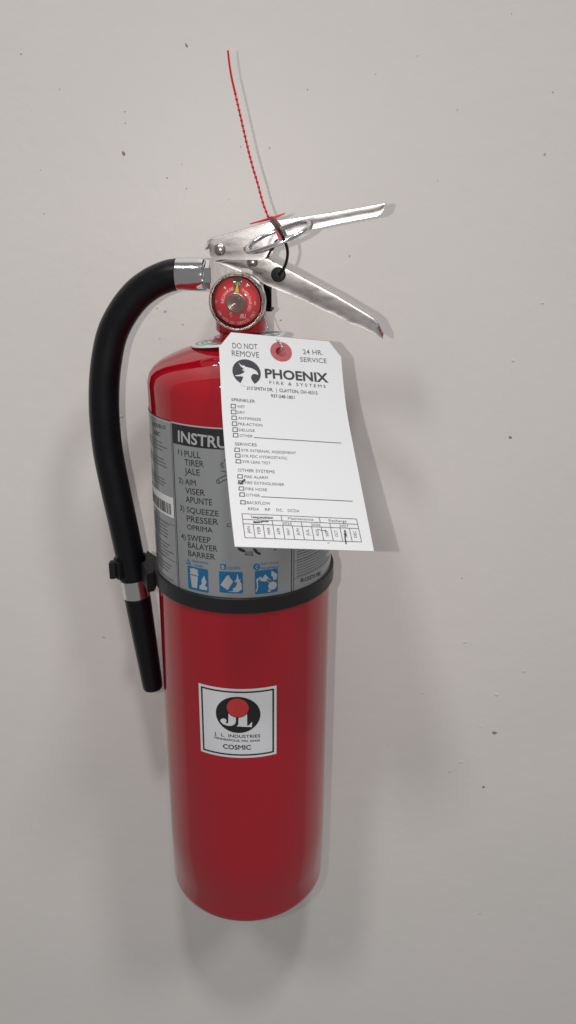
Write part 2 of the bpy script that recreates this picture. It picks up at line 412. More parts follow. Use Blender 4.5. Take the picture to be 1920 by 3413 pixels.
# bent-down tab at the lever's heel
tb = [LV(699, 797, 0.006), LV(699, 806, 0.006), LV(684, 833, 0.006), LV(680, 833, 0.006), LV(693, 800, 0.006)]
prism('heel_tab', tb, ND * -0.012, 'steel', UL_, 0.0003)
lo_top = [(722, 868), (760, 862), (800, 856), (860, 852), (889, 857), (959, 895), (1123, 984), (1244, 1057), (1263, 1076), (1278, 1108)]
lo_bot = [(722, 872), (799, 905), (867, 936), (881, 948), (930, 968), (978, 987), (1026, 1008), (1075, 1033), (1123, 1053), (1171, 1079), (1220, 1098), (1263, 1121), (1278, 1131)]
xs = [722, 735, 760, 799, 830, 860, 875, 889, 905, 930, 959, 978, 1000, 1026, 1050, 1075, 1100, 1123, 1150, 1171, 1195, 1220, 1244, 1254, 1263, 1270, 1275, 1278]
st = []
for x in xs:
    s, zu = lev(x, interp(lo_top, x), HL - 0.002); zl = lev(x, interp(lo_bot, x), HL)[1]
    st.append((s, zu, min(zl, zu - 0.0012), HL, min(0.0024, max(0.0, (zu - zl) * 0.20)) * max(0.8, min(1, (x - 820) / 130))))
LL_ = channel('carry_handle', st, 0.0014, 0.0013, EXT, flare=0.0)
def rivet(px, py, w, rpx, parent):
    s, z = lev(px, py, w); r = (lev(px + rpx, py, w)[0] - lev(px - rpx, py, w)[0]) / 2
    lathe('rivet', [(0, r * 0.50), (r * 0.35, r * 0.46), (r * 0.7, r * 0.33), (r * 0.93, r * 0.16), (r, 0.0), (r * 0.5, -0.002), (r * 0.5, -2 * w + 0.002), (r, -2 * w), (r * 0.7, -2 * w - r * 0.4), (0, -2 * w - r * 0.55)], V(s, w, z), ND, LD, 'rivet', parent, n=28, smooth=50)
rivet(732, 832, HU, 19.5, UL_); rivet(841, 874, HL - 0.0002, 18, LL_)

# --- pull pin, its ring, and the black tether with its plug
PIN = thing('pull_pin', 'shiny steel pull pin with long wire ring lying across the squeeze lever', 'pin')
p0 = LV(822, 828, 0.016)
tube('pin_shaft', [p0 - ND * 0.004, p0 - ND * 0.034], 0.0019, 'wire', PIN, n=14)
a0 = LV(824, 828, 0.027); a1 = LV(1030, 749, 0.027); cR = (a0 + a1) / 2; ea = (a1 - a0) / 2
eb = ND * 0.0125 - ZD * 0.0043
pts = []
for k in range(56):
    a = 2 * math.pi * k / 56; c, s = math.cos(a), math.sin(a)
    c2 = math.copysign(abs(c) ** 0.82, c); s2 = math.copysign(abs(s) ** 0.82, s)
    pts.append(cR + ea * c2 + eb * s2)
tube('ring', pts, 0.00135, 'wire', PIN, n=12, closed=True)
tube('ring_neck', [p0 - ND * 0.005, p0 + ND * 0.004, cR - ea * 0.99], 0.0016, 'wire', PIN, n=12)
th = [LV(901, 727, 0.004), LV(905, 730, 0.014), LV(914, 742, 0.024), LV(926, 760, 0.036), LV(938, 780, 0.042), LV(947, 799, 0.040), LV(957, 826, 0.034), LV(958, 855, 0.028), LV(949, 888, 0.020), LV(930, 916, 0.0125)]
pts = catmull(th, 6); N = len(pts)
tube('tether', pts, [0.00095 + 0.0008 * max(0, 1 - abs(i / N - 0.22) / 0.22) for i in range(N)], 'rubber', PIN, n=10)
s, z = lev(928, 915, HL)
lathe('tether_plug', [(0, 0.0012), (0.0017, 0.0012), (0.0019, 0.0022), (0.0040, 0.0019), (0.0048, 0.0006), (0.0048, 0.0), (0.0030, -0.0005), (0.0030, -0.004), (0, -0.004)], V(s, HL, z), ND, LD, 'plastic', PIN, n=28)

# --- red tie seal
SEAL = thing('tie_seal', 'thin red plastic beaded tie seal standing up from the lever', 'seal')
tp = [(759.5, 168), (765, 215), (773, 263), (784.4, 312), (805, 402), (821, 472), (838.4, 542), (859, 612), (876.5, 676), (896, 728)]
pts = catmull([LV(x, y, 0.004) for x, y in tp], 30); N = len(pts)
acc, L = [0], 0
for i in range(1, N): L += (pts[i] - pts[i - 1]).length; acc.append(L)
Lb = acc[int(N * 3 / 9)]; pitch = (L - Lb) / 24.5
rad = []
for a in acc:
    if a < Lb - 0.0008: rad.append(0.00062 + 0.0001 * a / Lb)
    else:
        t = ((a - Lb) / pitch) % 1.0; rad.append(0.00058 + 0.00040 * max(0, 1 - min(t, 1 - t) / 0.26) ** 0.7)
tube('beaded_tail', pts, rad, 'seal', SEAL, n=8)
tube('arm', [LV(834, 746, 0.003), LV(866, 738, 0.004), LV(898, 729, 0.005)], [0.0004, 0.0006, 0.0009], 'seal', SEAL, n=8)
tube('arm', [LV(908, 727, 0.005), LV(930, 719, 0.004), LV(950, 711, 0.003)], [0.0009, 0.0007, 0.0004], 'seal', SEAL, n=8)
prism('flag', [LV(902, 724, 0.0165), LV(914, 720, 0.0165), LV(922, 728, 0.0165), LV(929, 750, 0.0165), LV(938, 782, 0.0165), LV(949, 806, 0.0165), LV(946, 814, 0.0165), LV(936, 812, 0.0165), LV(925, 790, 0.0165), LV(911, 748, 0.0165)], ND * -0.0016, 'seal', SEAL, 0.0003)
prism('lock_head', [LV(898, 722, 0.012), LV(909, 719, 0.012), LV(913, 729, 0.012), LV(903, 733, 0.012)], ND * -0.010, 'seal', SEAL, 0.0006)

# --- pressure gauge
GW = 0.036
gs, gz = lev(787, 1008, GW); gr = (lev(787 + 94, 1008, GW)[0] - lev(787 - 94, 1008, GW)[0]) / 2; GU = gr / 94.0
GC = V(gs, GW, gz)
gauge = lathe('pressure_gauge', [(0, -0.026), (0.0065, -0.026), (0.0065, -0.012), (gr * 0.90, -0.012), (gr * 0.985, -0.0105), (gr, -0.008), (gr, -0.0035), (gr * 0.985, -0.0012), (gr * 0.955, -0.0004), (gr * 0.90, -0.0012), (gr * 0.885, -0.0045), (0, -0.0045)], GC, ND, LD, 'bezel', EXT, n=80, smooth=28)
def dialmap(x, y, lift=0.0): return GC + LD * x + ZD * y + ND * (-0.0040 + lift)
DX, DY = -3.0 * GU, -3.0 * GU                   # dial centre sits a little off the bezel
def pol(rpx, deg):
    a = R2(deg); return (DX + rpx * GU * math.sin(a), DY + rpx * GU * math.cos(a))
P = Print(); P.disc((0, 0), gr * 0.88, n=64); P.build('dial', dialmap, 0.0, 'dial', gauge, (None, None))
P = Print(); P.poly([pol(35, -7), pol(80, -7), pol(80, 0), pol(80, 7), pol(80, 14), pol(35, 17)]); P.build('green_zone', dialmap, 0.00015, 'dial_green', gauge, (None, None))
P = Print()
def arc_text(P, s, r, a0, a1, cap, inward=False):
    n = len(s)
    for i, ch in enumerate(s):
        if ch == ' ': continue
        a = a0 + (a1 - a0) * (i + 0.5) / n; w = abs(a1 - a0) / n * math.pi / 180 * r * 0.40 * (0.35 if ch in 'I1' else 1)
        cx, cy = pol(r, a); ra = R2(a)
        tx, ty = math.cos(ra), -math.sin(ra)
        if inward: tx, ty = -tx, -ty
        ux, uy = -ty, tx; h = cap * GU / 2
        P.text(ch, (cx - tx * w * GU - ux * h, cy - ty * w * GU - uy * h), (cx + tx * w * GU - ux * h, cy + ty * w * GU - uy * h), cap * GU, 0.012)
arc_text(P, 'OVERCHARGED', 47, 24, 124, 9); arc_text(P, 'RECHARGE', 46, 266, 350, 9)
arc_text(P, 'USE WITH DRY CHEMICAL ONLY', 67, 246, 114, 9, True)
x, y = pol(62, 5); P.text('195', (x - 8.5 * GU, y - 4 * GU), (x + 8.5 * GU, y - 5 * GU), 9 * GU)
for a, r in ((322, 60), (33, 66)):
    x, y = pol(r, a); ra = R2(a); P.line([(x - 2.5 * GU * math.sin(ra), y - 2.5 * GU * math.cos(ra)), (x + 2.5 * GU * math.sin(ra), y + 2.5 * GU * math.cos(ra))], 5 * GU)
P.text('0', pol(64, 268), pol(64, 276), 6 * GU); P.text('400', pol(60, 84), pol(60, 96), 6 * GU)
x, y = pol(50, 153)
vs, fs = text2d('R', 0.03); x1 = max(v[0] for v in vs); q = 13 * GU / CAPH
P.add([(x - v[0] * q, y + v[1] * q - 5 * GU) for v in vs], [f[::-1] for f in fs]); P.text('U', (x + 0.5 * GU, y - 5 * GU), (x + 9 * GU, y - 5 * GU), 13 * GU, 0.03)
P.line([pol(45, 212), pol(36, 205)], 1.5 * GU); P.line([pol(45, 205), pol(37, 213)], 1.5 * GU); P.line([pol(52, 203), pol(44, 199)], 1.2 * GU)
P.build('dial_lettering', dialmap, 0.0003, 'dial_white', gauge, (None, None))
P = Print(); P.poly([pol(20, -10), pol(34, -7), pol(64, 4.0), pol(64, 5.5), pol(34, 17), pol(20, 20)]); P.build('needle', dialmap, 0.0007, 'needle', gauge, (None, None))
dc = dialmap(DX, DY, 0.0)
prf = [(0.0, 0.0030), (0.0005, 0.0031)]
for k in range(1, 7):
    r = k * 4.9 * GU; prf += [(r - 1.6 * GU, 0.0028), (r, 0.0031), (r + 0.9 * GU, 0.0028)]
prf += [(33 * GU, 0.0026), (35 * GU, 0.0008)]
lathe('center_boss', prf, dc, ND, LD, 'boss', gauge, n=48, smooth=50)
lens = [(gr * 0.878, -0.0032), (gr * 0.872, -0.0008), (gr * 0.84, 0.0008), (gr * 0.6, 0.0028), (gr * 0.3, 0.0032), (0, 0.0033)]
lathe('lens', lens, GC, ND, LD, 'lens', gauge, n=64, smooth=60)

# --- hose outlet fittings, hose, sleeve and nozzle
def hz(px, py, w=0.0): s, z = lev(px, py, w); return s, z
s0 = lev(593, 914)[0]; s1 = lev(686, 914)[0]; s2 = lev(712, 914)[0]; s3 = lev(726, 914)[0]
rf = (lev(640, 858)[1] - lev(640, 971)[1]) / 2
lathe('hose_ferrule', [(rf * 0.80, s0 + 0.0003), (rf * 0.995, s0), (rf, s0 + 0.0006), (rf * 0.975, s0 + 0.004), (rf * 1.0, s0 + 0.008), (rf * 0.99, s1 - 0.003), (rf * 0.96, s1 - 0.0008), (rf * 0.88, s1), (0, s1)], V(0, 0, zo), LD, ZD, 'chrome', EXT, n=48)
rh = rf * 0.86
lathe('hex_nut', [(0, s1 - 0.001), (rh * 0.93, s1 - 0.001), (rh, s1 + 0.0006), (rh, s2 - 0.0008), (rh * 0.9, s2), (0, s2)], V(0, 0, zo), LD, ZD, 'chrome', EXT, n=6, smooth=20)
lathe('outlet_stub', [(0, s2 - 0.001), (rh * 0.45, s2 - 0.001), (rh * 0.45, s3), (rh * 0.8, s3 + 0.001), (rh * 0.8, s3 + 0.012), (0, s3 + 0.012)], V(0, 0, zo), LD, ZD, 'aluminium', EXT, n=32)
hose_px = [(610, 914, 104), (590, 915, 103), (556, 922, 103), (505, 945, 103), (454, 985, 103), (407, 1046, 102), (373, 1118, 102), (355, 1205, 101), (347, 1300, 101), (349, 1400, 101), (361, 1510, 99), (384, 1625, 97), (407, 1730, 96), (428, 1830, 94), (447, 1926, 91)]
pts, rr = [], []
for px, py, dpx in hose_px:
    q = LV(px, py, 0.0); pts.append(q); rr.append(dpx / 2 / FPX * (q - CAM).dot(FWD))
rr = [sum(rr[max(0, i - 2):i + 3]) / len(rr[max(0, i - 2):i + 3]) for i in range(len(rr))]
P2 = catmull(pts, 10); RR = [rr[min(i // 10, len(rr) - 1)] + (rr[min(i // 10 + 1, len(rr) - 1)] - rr[min(i // 10, len(rr) - 1)]) * (i % 10) / 10 for i in range(len(P2))]
hose = tube('hose', P2, RR, 'rubber', EXT, n=40)
e0 = P2[-1]; nz_end = LV(510, 2290, 0.002); dirn = (nz_end - e0).normalized()
sl = LV(456, 1988, 0.0); ls = (sl - e0).length
rS = RR[-1]
ex_ = dirn.orthogonal()
lathe('hose_sleeve', [(rS * 0.80, -0.004), (rS * 0.97, -0.0005), (rS * 0.985, 0.0005), (rS * 0.97, 0.0015), (rS * 0.97, ls - 0.001), (rS * 0.90, ls), (rS * 0.6, ls)], e0, dirn, ex_, 'chrome', EXT, n=48)
ln = (nz_end - e0).length; rE = 32.5 / FPX * (nz_end - CAM).dot(FWD)
lathe('nozzle', [(rS * 0.6, ls - 0.001), (rS * 0.93, ls), (rS * 0.945, ls + 0.002), (rS * 0.86, ls + (ln - ls) * 0.45), (rE * 1.03, ln - 0.004), (rE, ln - 0.0005), (rE * 0.95, ln + 0.0005), (rE * 0.72, ln), (rE * 0.68, ln - 0.02), (0, ln - 0.02)], e0, dirn, ex_, 'rubber', EXT, n=48)

# --- strap round the cylinder and its hose clip
ZB0, ZB1, TB = 0.2748, 0.2862, 0.0024
strap = lathe('hose_strap', [(RB + 0.0003, ZB0), (RB + TB - 0.0004, ZB0), (RB + TB, ZB0 + 0.0005), (RB + TB, ZB1 - 0.0005), (RB + TB - 0.0004, ZB1), (RB + 0.0003, ZB1)], (0, 0, 0), ZD, (1, 0, 0), 'strap', EXT, n=128, closed=True, smooth=30)
hc = LV(441, 1890, 0.0)                           # hose centre at the clip
def clip_poly(z): return [Vector((-RB - 0.001, -0.016, z)), Vector((-RB - 0.0005, 0.012, z)), Vector((hc.x + 0.010, hc.y + 0.014, z)), Vector((hc.x + 0.0105, hc.y + 0.002, z)), Vector((hc.x + 0.0112, hc.y - 0.006, z)), Vector((hc.x + 0.0085, hc.y - 0.0115, z)), Vector((-RB - 0.006, -0.019, z))]
zc = lev(470, 1850)[1]
prism('clip_block', clip_poly(zc - 0.017), ZD * 0.0150, 'plastic', strap, 0.0007)
vs = []
arm = []
for k in range(15):
    a = R2(30 + k * 205 / 14)                     # jaws curl round behind the hose and open at the front
    arm.append(a)
def jaw(z0, z1_, r0, r1):
    vs, fs = [], []
    for a in arm:
        for r, z in ((r0, z0), (r1, z0), (r1, z1_), (r0, z1_)): vs.append(Vector((hc.x + r * math.cos(a), hc.y + r * math.sin(a), z)))
    n = len(arm)
    for i in range(n - 1):
        for k in range(4): fs.append((4 * i + k, 4 * i + (k + 1) % 4, 4 * i + 4 + (k + 1) % 4, 4 * i + 4 + k))
    fs += [(0, 1, 2, 3), tuple(4 * (n - 1) + k for k in (3, 2, 1, 0))]
    return vs, fs
rh_ = RR[-12]
mesh('clip_jaw', *jaw(zc - 0.0165, zc - 0.0030, rh_ + 0.0001, rh_ + 0.0030), 'plastic', strap, 35)
box('jaw_lip', Vector((hc.x - rh_ - 0.0030, hc.y - 0.0060, zc - 0.0098)), (1, 0, 0), (0, 1, 0), (0, 0, 1), 0.0024, 0.0035, 0.0066, 'plastic', strap, 0.0006)

# --- grey instruction label wrapped on the cylinder
def cy(q): return cyl(q[0], q[1])
LABEL_T, LABEL_B, XL = 0.4046, 0.2775, RB * R2(118)
P = Print(); P.poly([(-XL, LABEL_B), (XL, LABEL_B), (XL, LABEL_T), (-XL, LABEL_T)])
label = P.build('instruction_label', cylmap, 0.00018, 'label', EXT, (0.002, None))
for p_ in label.data.polygons: p_.use_smooth = True
xa = cyl(576, 1450)[0]; xb = cyl(971, 1900)[0]
hT = cyl(666, 1425)[1]; hB = cyl(666, 1492)[1]
P = Print(); P.poly([(-XL, LABEL_T - 0.0016), (XL, LABEL_T - 0.0016), (XL, LABEL_T), (-XL, LABEL_T)]); P.build('silver_edge', cylmap, 0.00026, 'label_light', label, (0.002, None))
P = Print(); P.poly([(xa, hB), (xb, hB), (xb, hT), (xa, hT)])
for x in (xa, xb): P.line([(x, LABEL_B), (x, hT)], 0.0007)
P.line([(xb + 0.0019, LABEL_B), (xb + 0.0019, hT)], 0.0005); P.line([(xa - 0.0014, LABEL_B), (xa - 0.0014, hT + 0.0008)], 0.0003)
P.line([(-XL, hT + 0.0008), (xa - 0.0014, hT + 0.0008)], 0.0005); P.line([(xb + 0.002, hT + 0.0008), (XL, hT + 0.0008)], 0.0005)
P.build('header_bar', cylmap, 0.00030, 'label_ink', label, (0.002, None))
P = Print(); a, b, c = cyl(595, 1470), cyl(724, 1491), cyl(595, 1434.5)
zb = (a[1] + b[1]) / 2; P.text('INSTRUCTIONS', (a[0], a[1]), (b[0], b[1]), c[1] - a[1], 0.022, ref='INSTR')
P.build('header_lettering', cylmap, 0.00042, 'label_light', label, (0.002, None))
P = Print()
for s_, xl, bl, xr, br, cap in (('1)', 595, 1513, 609, 1516, 17), ('PULL', 616.6, 1521.5, 669, 1527, 20.5), ('TIRER', 616.6, 1549.4, 680.4, 1557, 20), ('JALE', 617, 1578.4, 667, 1585, 19.5),
        ('2)', 597, 1608, 612, 1611, 17), ('AIM', 618.7, 1613.6, 654, 1619, 18.5), ('VISER', 619, 1643.6, 684, 1652.5, 19.5), ('APUNTE', 620.4, 1672.6, 708, 1684, 20),
        ('3)', 601, 1699.5, 616, 1703, 17), ('SQUEEZE', 624, 1706, 729.5, 1720.5, 18), ('PRESSER', 624, 1736, 728.5, 1749, 19), ('OPRIMA', 625, 1763, 709.6, 1775, 16.5),
        ('4)', 605.5, 1794, 620, 1798, 17), ('SWEEP', 627, 1799.5, 703, 1810, 19), ('BALAYER', 628, 1824, 725.7, 1838, 18.5), ('BARRER', 629, 1851, 717.5, 1865, 18)):
    a, b, c = cyl(xl, bl), cyl(xr, br), cyl(xl, bl - cap); P.text(s_, a, b, c[1] - a[1], 0.004)
P.build('instruction_lettering', cylmap, 0.00032, 'label_ink', label); P = Print()
a, b, c = cyl(511, 1418), cyl(553.5, 1431), cyl(553.5, 1419); P.text('MODELO', a, b, c[1] - b[1], 0.008)
a, b, c = cyl(514, 1446), cyl(536, 1454.5), cyl(536, 1441); P.text('ABC', a, b, c[1] - b[1], 0.008)
P.build('model_lettering', cylmap, 0.00032, 'label_ink', label); P = Print()
a, b, c = cyl(1001, 1940.5), cyl(1068, 1915), cyl(1001, 1928); P.text('BUCKEYE FIRE', a, b, c[1] - a[1], 0.02)
P.build('maker_lettering', cylmap, 0.00032, 'label_ink', label)
P = Print()                                       # unreadable small print
def fine(x0, x1, z, h):
    x = x0
    while x < x1:
        w = random.uniform(0.0008, 0.0026); P.poly([(x, z - h / 2), (min(x + w, x1), z - h / 2), (min(x + w, x1), z + h / 2), (x, z + h / 2)]); x += w + random.uniform(0.0003, 0.0006)
zl_ = lambda py: cyl(560, py)[1]
for py in (1484, 1496, 1508, 1538, 1549, 1560, 1604, 1614, 1624): fine(-0.105, xa - 0.006 - random.random() * 0.009, zl_(py), 0.0007)
P.build('fine_print', cylmap, 0.00031, 'fine_ink', label); P = Print()
for py in range(1748, 1956, 11):
    if py in (1803, 1869, 1913): continue
    fine(-0.105, xa - 0.004 - random.random() * 0.012, zl_(py), 0.0008)
for py in (1742, 1860): P.line([(-0.105, zl_(py)), (xa - 0.0015, zl_(py))], 0.0003)
P.build('fine_print', cylmap, 0.00031, 'fine_ink', label); P = Print()
zr_ = lambda py: cyl(1010, py)[1]
for py in range(1824, 1915, 9): fine(xb + 0.0045, 0.088 - random.random() * 0.02, zr_(py), 0.0010 if py < 1850 else 0.0007)
for py in (1862, 1919): P.line([(xb + 0.002, zr_(py)), (0.10, zr_(py))], 0.0003)
P.build('fine_print', cylmap, 0.00031, 'fine_ink', label)
# barcode panel
z1b, z2b = cyl(579, 1660)[1], cyl(581, 1728)[1]; xr_ = cyl(580, 1690)[0]
P = Print(); P.poly([(-0.102, z2b), (xr_, z2b), (xr_, z1b), (-0.102, z1b)]); P.build('barcode_panel', cylmap, 0.00036, 'white_ink', label, (0.002, None))
P = Print(); x = xr_ - 0.0028
while x > -0.100:
    w = random.choice((0.0005, 0.0009, 0.0014, 0.0019)); P.poly([(x - w, z2b + 0.0018), (x, z2b + 0.0018), (x, z1b - 0.005), (x - w, z1b - 0.005)]); x -= w + random.choice((0.0004, 0.0008, 0.0012))
P.build('barcode_bars', cylmap, 0.00048, 'label_ink', label)
# fire-class pictograms
def quad(q): return [cyl(*p_) for p_ in q]
def square_round(P, q, r):
    (x0, z0), (x1, z1_) = (min(p_[0] for p_ in q), min(p_[1] for p_ in q)), (max(p_[0] for p_ in q), max(p_[1] for p_ in q))
    out = []
    for cx, cz, a0 in ((x1 - r, z1_ - r, 0), (x0 + r, z1_ - r, 90), (x0 + r, z0 + r, 180), (x1 - r, z0 + r, 270)):
        for k in range(4): a = R2(a0 + 30 * k); out.append((cx + r * math.cos(a), cz + r * math.sin(a)))
    P.poly(out); return x0, z0, x1 - x0, z1_ - z0
B = Print(); Wh = Print()
S1 = square_round(B, quad([(628, 1890), (694, 1898), (693, 1968), (629, 1960)]), 0.001)
S2 = square_round(B, quad([(731, 1904), (809, 1906), (808, 1977), (732, 1972)]), 0.001)
S3 = square_round(B, quad([(849, 1902), (925.5, 1897), (925.5, 1971), (850, 1976)]), 0.001)
B.poly(quad([(620, 1878), (637, 1882), (629, 1860)])); B.poly(quad([(735, 1897), (754, 1898), (754, 1880), (735, 1879)])); cC = cyl(855.4, 1889); B.disc(cC, 0.0024)
for s_, xl, bl, xr, br, cap in (('TRASH-WOOD', 641, 1872, 695, 1881, 7), ('PAPER', 650, 1887, 679, 1892, 6.5), ('LIQUIDS', 758, 1896, 800, 1896, 8), ('ELECTRICAL', 870, 1882, 930, 1877, 7), ('EQUIPMENT', 870, 1897, 930, 1892, 7)):
    a, b, c = cyl(xl, bl), cyl(xr, br), cyl(xl, bl - cap); B.text(s_, a, b, c[1] - a[1], 0.004)
B.build('fire_class_squares', cylmap, 0.00033, 'blue', label)
def ppoly(S, pts): Wh.poly([(S[0] + x * S[2], S[1] + y * S[3]) for x, y in pts])
ppoly(S1, [(.20, .10), (.46, .10), (.52, .62), (.13, .62)]); ppoly(S1, [(.10, .66), (.55, .66), (.55, .72), (.45, .80), (.55, .92), (.35, .84), (.28, .95), (.24, .82), (.12, .90), (.16, .76)])
ppoly(S1, [(.58, .10), (.92, .10), (.95, .22), (.84, .30), (.92, .44), (.80, .40), (.82, .72), (.68, .50), (.70, .34), (.58, .24)])
ppoly(S2, [(.05, .36), (.34, .82), (.44, .84), (.46, .74), (.60, .56), (.36, .14)]); ppoly(S2, [(.34, .06), (.80, .06), (.96, .20), (.94, .48), (.84, .38), (.86, .58), (.76, .50), (.70, .30), (.56, .22), (.60, .12)])
ppoly(S2, [(.64, .60), (.72, .62), (.78, .92), (.84, .64), (.92, .70), (.88, .54), (.70, .52)])
ppoly(S3, [(.02, .12), (.08, .12), (.14, .30), (.12, .58), (.26, .70), (.30, .64), (.44, .82), (.58, .66), (.46, .50), (.40, .52), (.34, .64), (.24, .74), (.06, .64), (.09, .30)])
for a in ((.52, .54, .62, .44), (.58, .62, .68, .54)): Wh.line([(S3[0] + a[0] * S3[2], S3[1] + a[1] * S3[3]), (S3[0] + a[2] * S3[2], S3[1] + a[3] * S3[3])], 0.0005)
Wh.disc((S3[0] + .76 * S3[2], S3[1] + .30 * S3[3]), .19 * S3[2]); ppoly(S3, [(.54, .06), (.60, .20), (.70, .06)]); ppoly(S3, [(.80, .52), (.94, .56), (.96, .76), (.86, .70), (.72, .96), (.70, .74), (.78, .66)])
a, b, c = cyl(740, 1895), cyl(749, 1895), cyl(740, 1883); Wh.text('B', a, b, c[1] - a[1], 0.02)
a, b, c = cyl(851, 1894), cyl(860, 1894), cyl(851, 1884); Wh.text('C', a, b, c[1] - a[1], 0.02)
a, b, c = cyl(626, 1877), cyl(632, 1878), cyl(626, 1868); Wh.text('A', a, b, c[1] - a[1], 0.01)
Wh.build('fire_class_pictures', cylmap, 0.00045, 'label_light', label)
# line drawings peeping out from behind the tag
P = Print()
q = lambda pts: [cyl(*p_) for p_ in pts]
for pts in ([(733, 1549), (741, 1549)], [(743, 1541), (744, 1546)], [(737, 1541), (741, 1546)], [(737, 1558), (742, 1552)], [(743, 1552), (745, 1560)], [(747, 1537), (752, 1530), (758, 1527)]): P.line(q(pts), 0.0004)
P.build('instruction_drawing', cylmap, 0.00032, 'label_ink', label); P = Print()
for pts in ([(739, 1570), (748, 1571), (756, 1574)], [(750, 1580), (757, 1586)],
            [(722, 1603), (724, 1599), (728, 1599), (731, 1603), (730, 1609), (726, 1611), (722, 1607), (722, 1603)], [(724, 1599), (742, 1588), (752, 1585)], [(730, 1611), (746, 1601), (757, 1597)], [(730, 1611), (746, 1601)]): P.line(q(pts), 0.0004)
P.build('instruction_drawing', cylmap, 0.00032, 'label_ink', label); P = Print()
for pts in ([(757, 1746), (768, 1745)], [(757, 1746), (758, 1754), (769, 1755)]):
    P.line(q(pts), 0.0004)
P.build('instruction_drawing', cylmap, 0.00032, 'label_ink', label); P = Print()
P.poly(q([(791, 1824), (803, 1826), (818, 1833), (816, 1841), (803, 1838), (795, 1832)])); P.build('instruction_drawing', cylmap, 0.00032, 'label_ink', label); P = Print(); P.poly(q([(842, 1826), (853, 1828), (862, 1840), (869, 1841), (868, 1849), (856, 1846), (846, 1836)])); P.build('instruction_drawing', cylmap, 0.00032, 'label_ink', label); P = Print(); P.poly(q([(909, 1834), (920, 1829), (921, 1833)])); P.build('instruction_drawing', cylmap, 0.00032, 'label_ink', label); P = Print()
for k in range(7): P.line(q([(819 + 4 * k, 1837), (817 + 4 * k, 1850)]), 0.0003)
P.line(q([(815, 1848), (846, 1852)]), 0.0003)
P.build('instruction_drawing', cylmap, 0.00032, 'label_ink', label)

# --- white brand sticker
stq = [cyl(666, 2274), cyl(925, 2286.5), cyl(918, 2517), cyl(666.5, 2497)]
zT = (stq[0][1] + stq[1][1] + cyl(803, 2296)[1]) / 3; zBt = (stq[2][1] + stq[3][1] + cyl(825, 2525)[1]) / 3; x0s = (stq[0][0] + stq[3][0]) / 2; x1s = (stq[1][0] + stq[2][0]) / 2
P = Print(); P.poly([(x0s, zBt), (x1s, zBt), (x1s, zT), (x0s, zT)])
stick = P.build('brand_sticker', cylmap, 0.00016, 'sticker', EXT, (0.002, None))
for p_ in stick.data.polygons: p_.use_smooth = True
P = Print(); i_ = 0.0026; P.frame([(x0s + i_, zBt + i_), (x1s - i_, zBt + i_), (x1s - i_, zT - i_), (x0s + i_, zT - i_)], 0.0013)
def zz(x, y): return cyl(640 + x / 4.528, 2260 + y / 4.528)
oc = zz(693, 555); orx = (zz(1028, 555)[0] - zz(358, 555)[0]) / 2; orz = (zz(693, 283)[1] - zz(693, 828)[1]) / 2
P.disc(oc, orx, orz, 48)
for s_, xl, bl, xr, br, cap, bo in (('J.  L.  INDUSTRIES', 340, 852, 1030, 888, 45, 0.012), ('MINNEAPOLIS, MN. 55435', 340, 905, 1025, 950, 28, 0.02), ('COSMIC', 470, 1057, 892, 1074, 66, 0.022)):
    a, b, c = zz(xl, bl), zz(xr, br), zz(xl, bl - cap); P.text(s_, a, b, c[1] - a[1], bo)
P.build('sticker_print', cylmap, 0.00028, 'sticker_black', stick, (0.002, None))
P = Print(); P.poly([zz(*p_) for p_ in ((552, 520), (662, 520), (664, 640), (650, 690), (600, 716), (540, 716), (470, 690), (430, 650), (436, 618), (470, 603), (510, 612), (524, 645), (508, 676), (535, 684), (550, 660))])
P.poly([zz(*p_) for p_ in ((706, 520), (832, 520), (832, 716), (862, 706), (890, 672), (906, 652), (904, 734), (672, 722), (700, 700))])
P.build('sticker_letters', cylmap, 0.00038, 'sticker', stick, (0.002, None))
P = Print(); rc = zz(690, 445); rrx = (zz(858, 445)[0] - zz(520, 445)[0]) / 2; rrz = (zz(690, 302)[1] - zz(690, 590)[1]) / 2
P.disc(rc, rrx * 1.04, rrz * 1.04, 40); P.build('sticker_disc_rim', cylmap, 0.00045, 'sticker_black', stick, (0.002, None))
P = Print(); P.disc(rc, rrx * 0.97, rrz * 0.97, 40); P.build('sticker_disc', cylmap, 0.00052, 'sticker_red', stick, (0.002, None))

# ================================================================== collar ring on the neck
c_l = LV(641, 1151, 0.0); c_r = LV(951, 1116, 0.0)
cc = V(0, 0, (c_l.z + c_r.z) / 2 - 0.0005); ex = (c_r - c_l).normalized(); rC = (c_r - c_l).length / 2
ca = ex.cross(ND).normalized()
if ca.z < 0: ca = -ca
cc = (c_l + c_r) / 2
ca = (ca - ND * 0.03).normalized()
ey = ca.cross(ex).normalized(); ex = ey.cross(ca).normalized()
COLR = lathe('verification_collar', [(0.0178, 0.0), (rC, 0.0), (rC, 0.0009), (rC * 0.97, 0.0012), (0.0178, 0.0012)], cc, ca, ex, 'collar', None, n=64, closed=True)
COLR['label'] = 'white plastic ring with green print, tilted round the red neck'; COLR['category'] = 'collar'
vs, fs = [], []
for a0, a1 in ((150, 196), (203, 232), (240, 300), (315, 358), (20, 60), (80, 130)):
    for r0, r1 in ((0.86, 0.91), (0.74, 0.79), (0.66, 0.69)):
        n = 10; b0 = len(vs)
        for k in range(n + 1):
            a = R2(a0 + (a1 - a0) * k / n)
            for r in (r0, r1): vs.append(cc + ca * 0.00135 + (ex * math.cos(a) + ey * math.sin(a)) * rC * r)
        fs += [(b0 + 2 * k, b0 + 2 * k + 1, b0 + 2 * k + 3, b0 + 2 * k + 2) for k in range(n)]
mesh('green_print', vs, fs, 'collar_green', COLR, None)

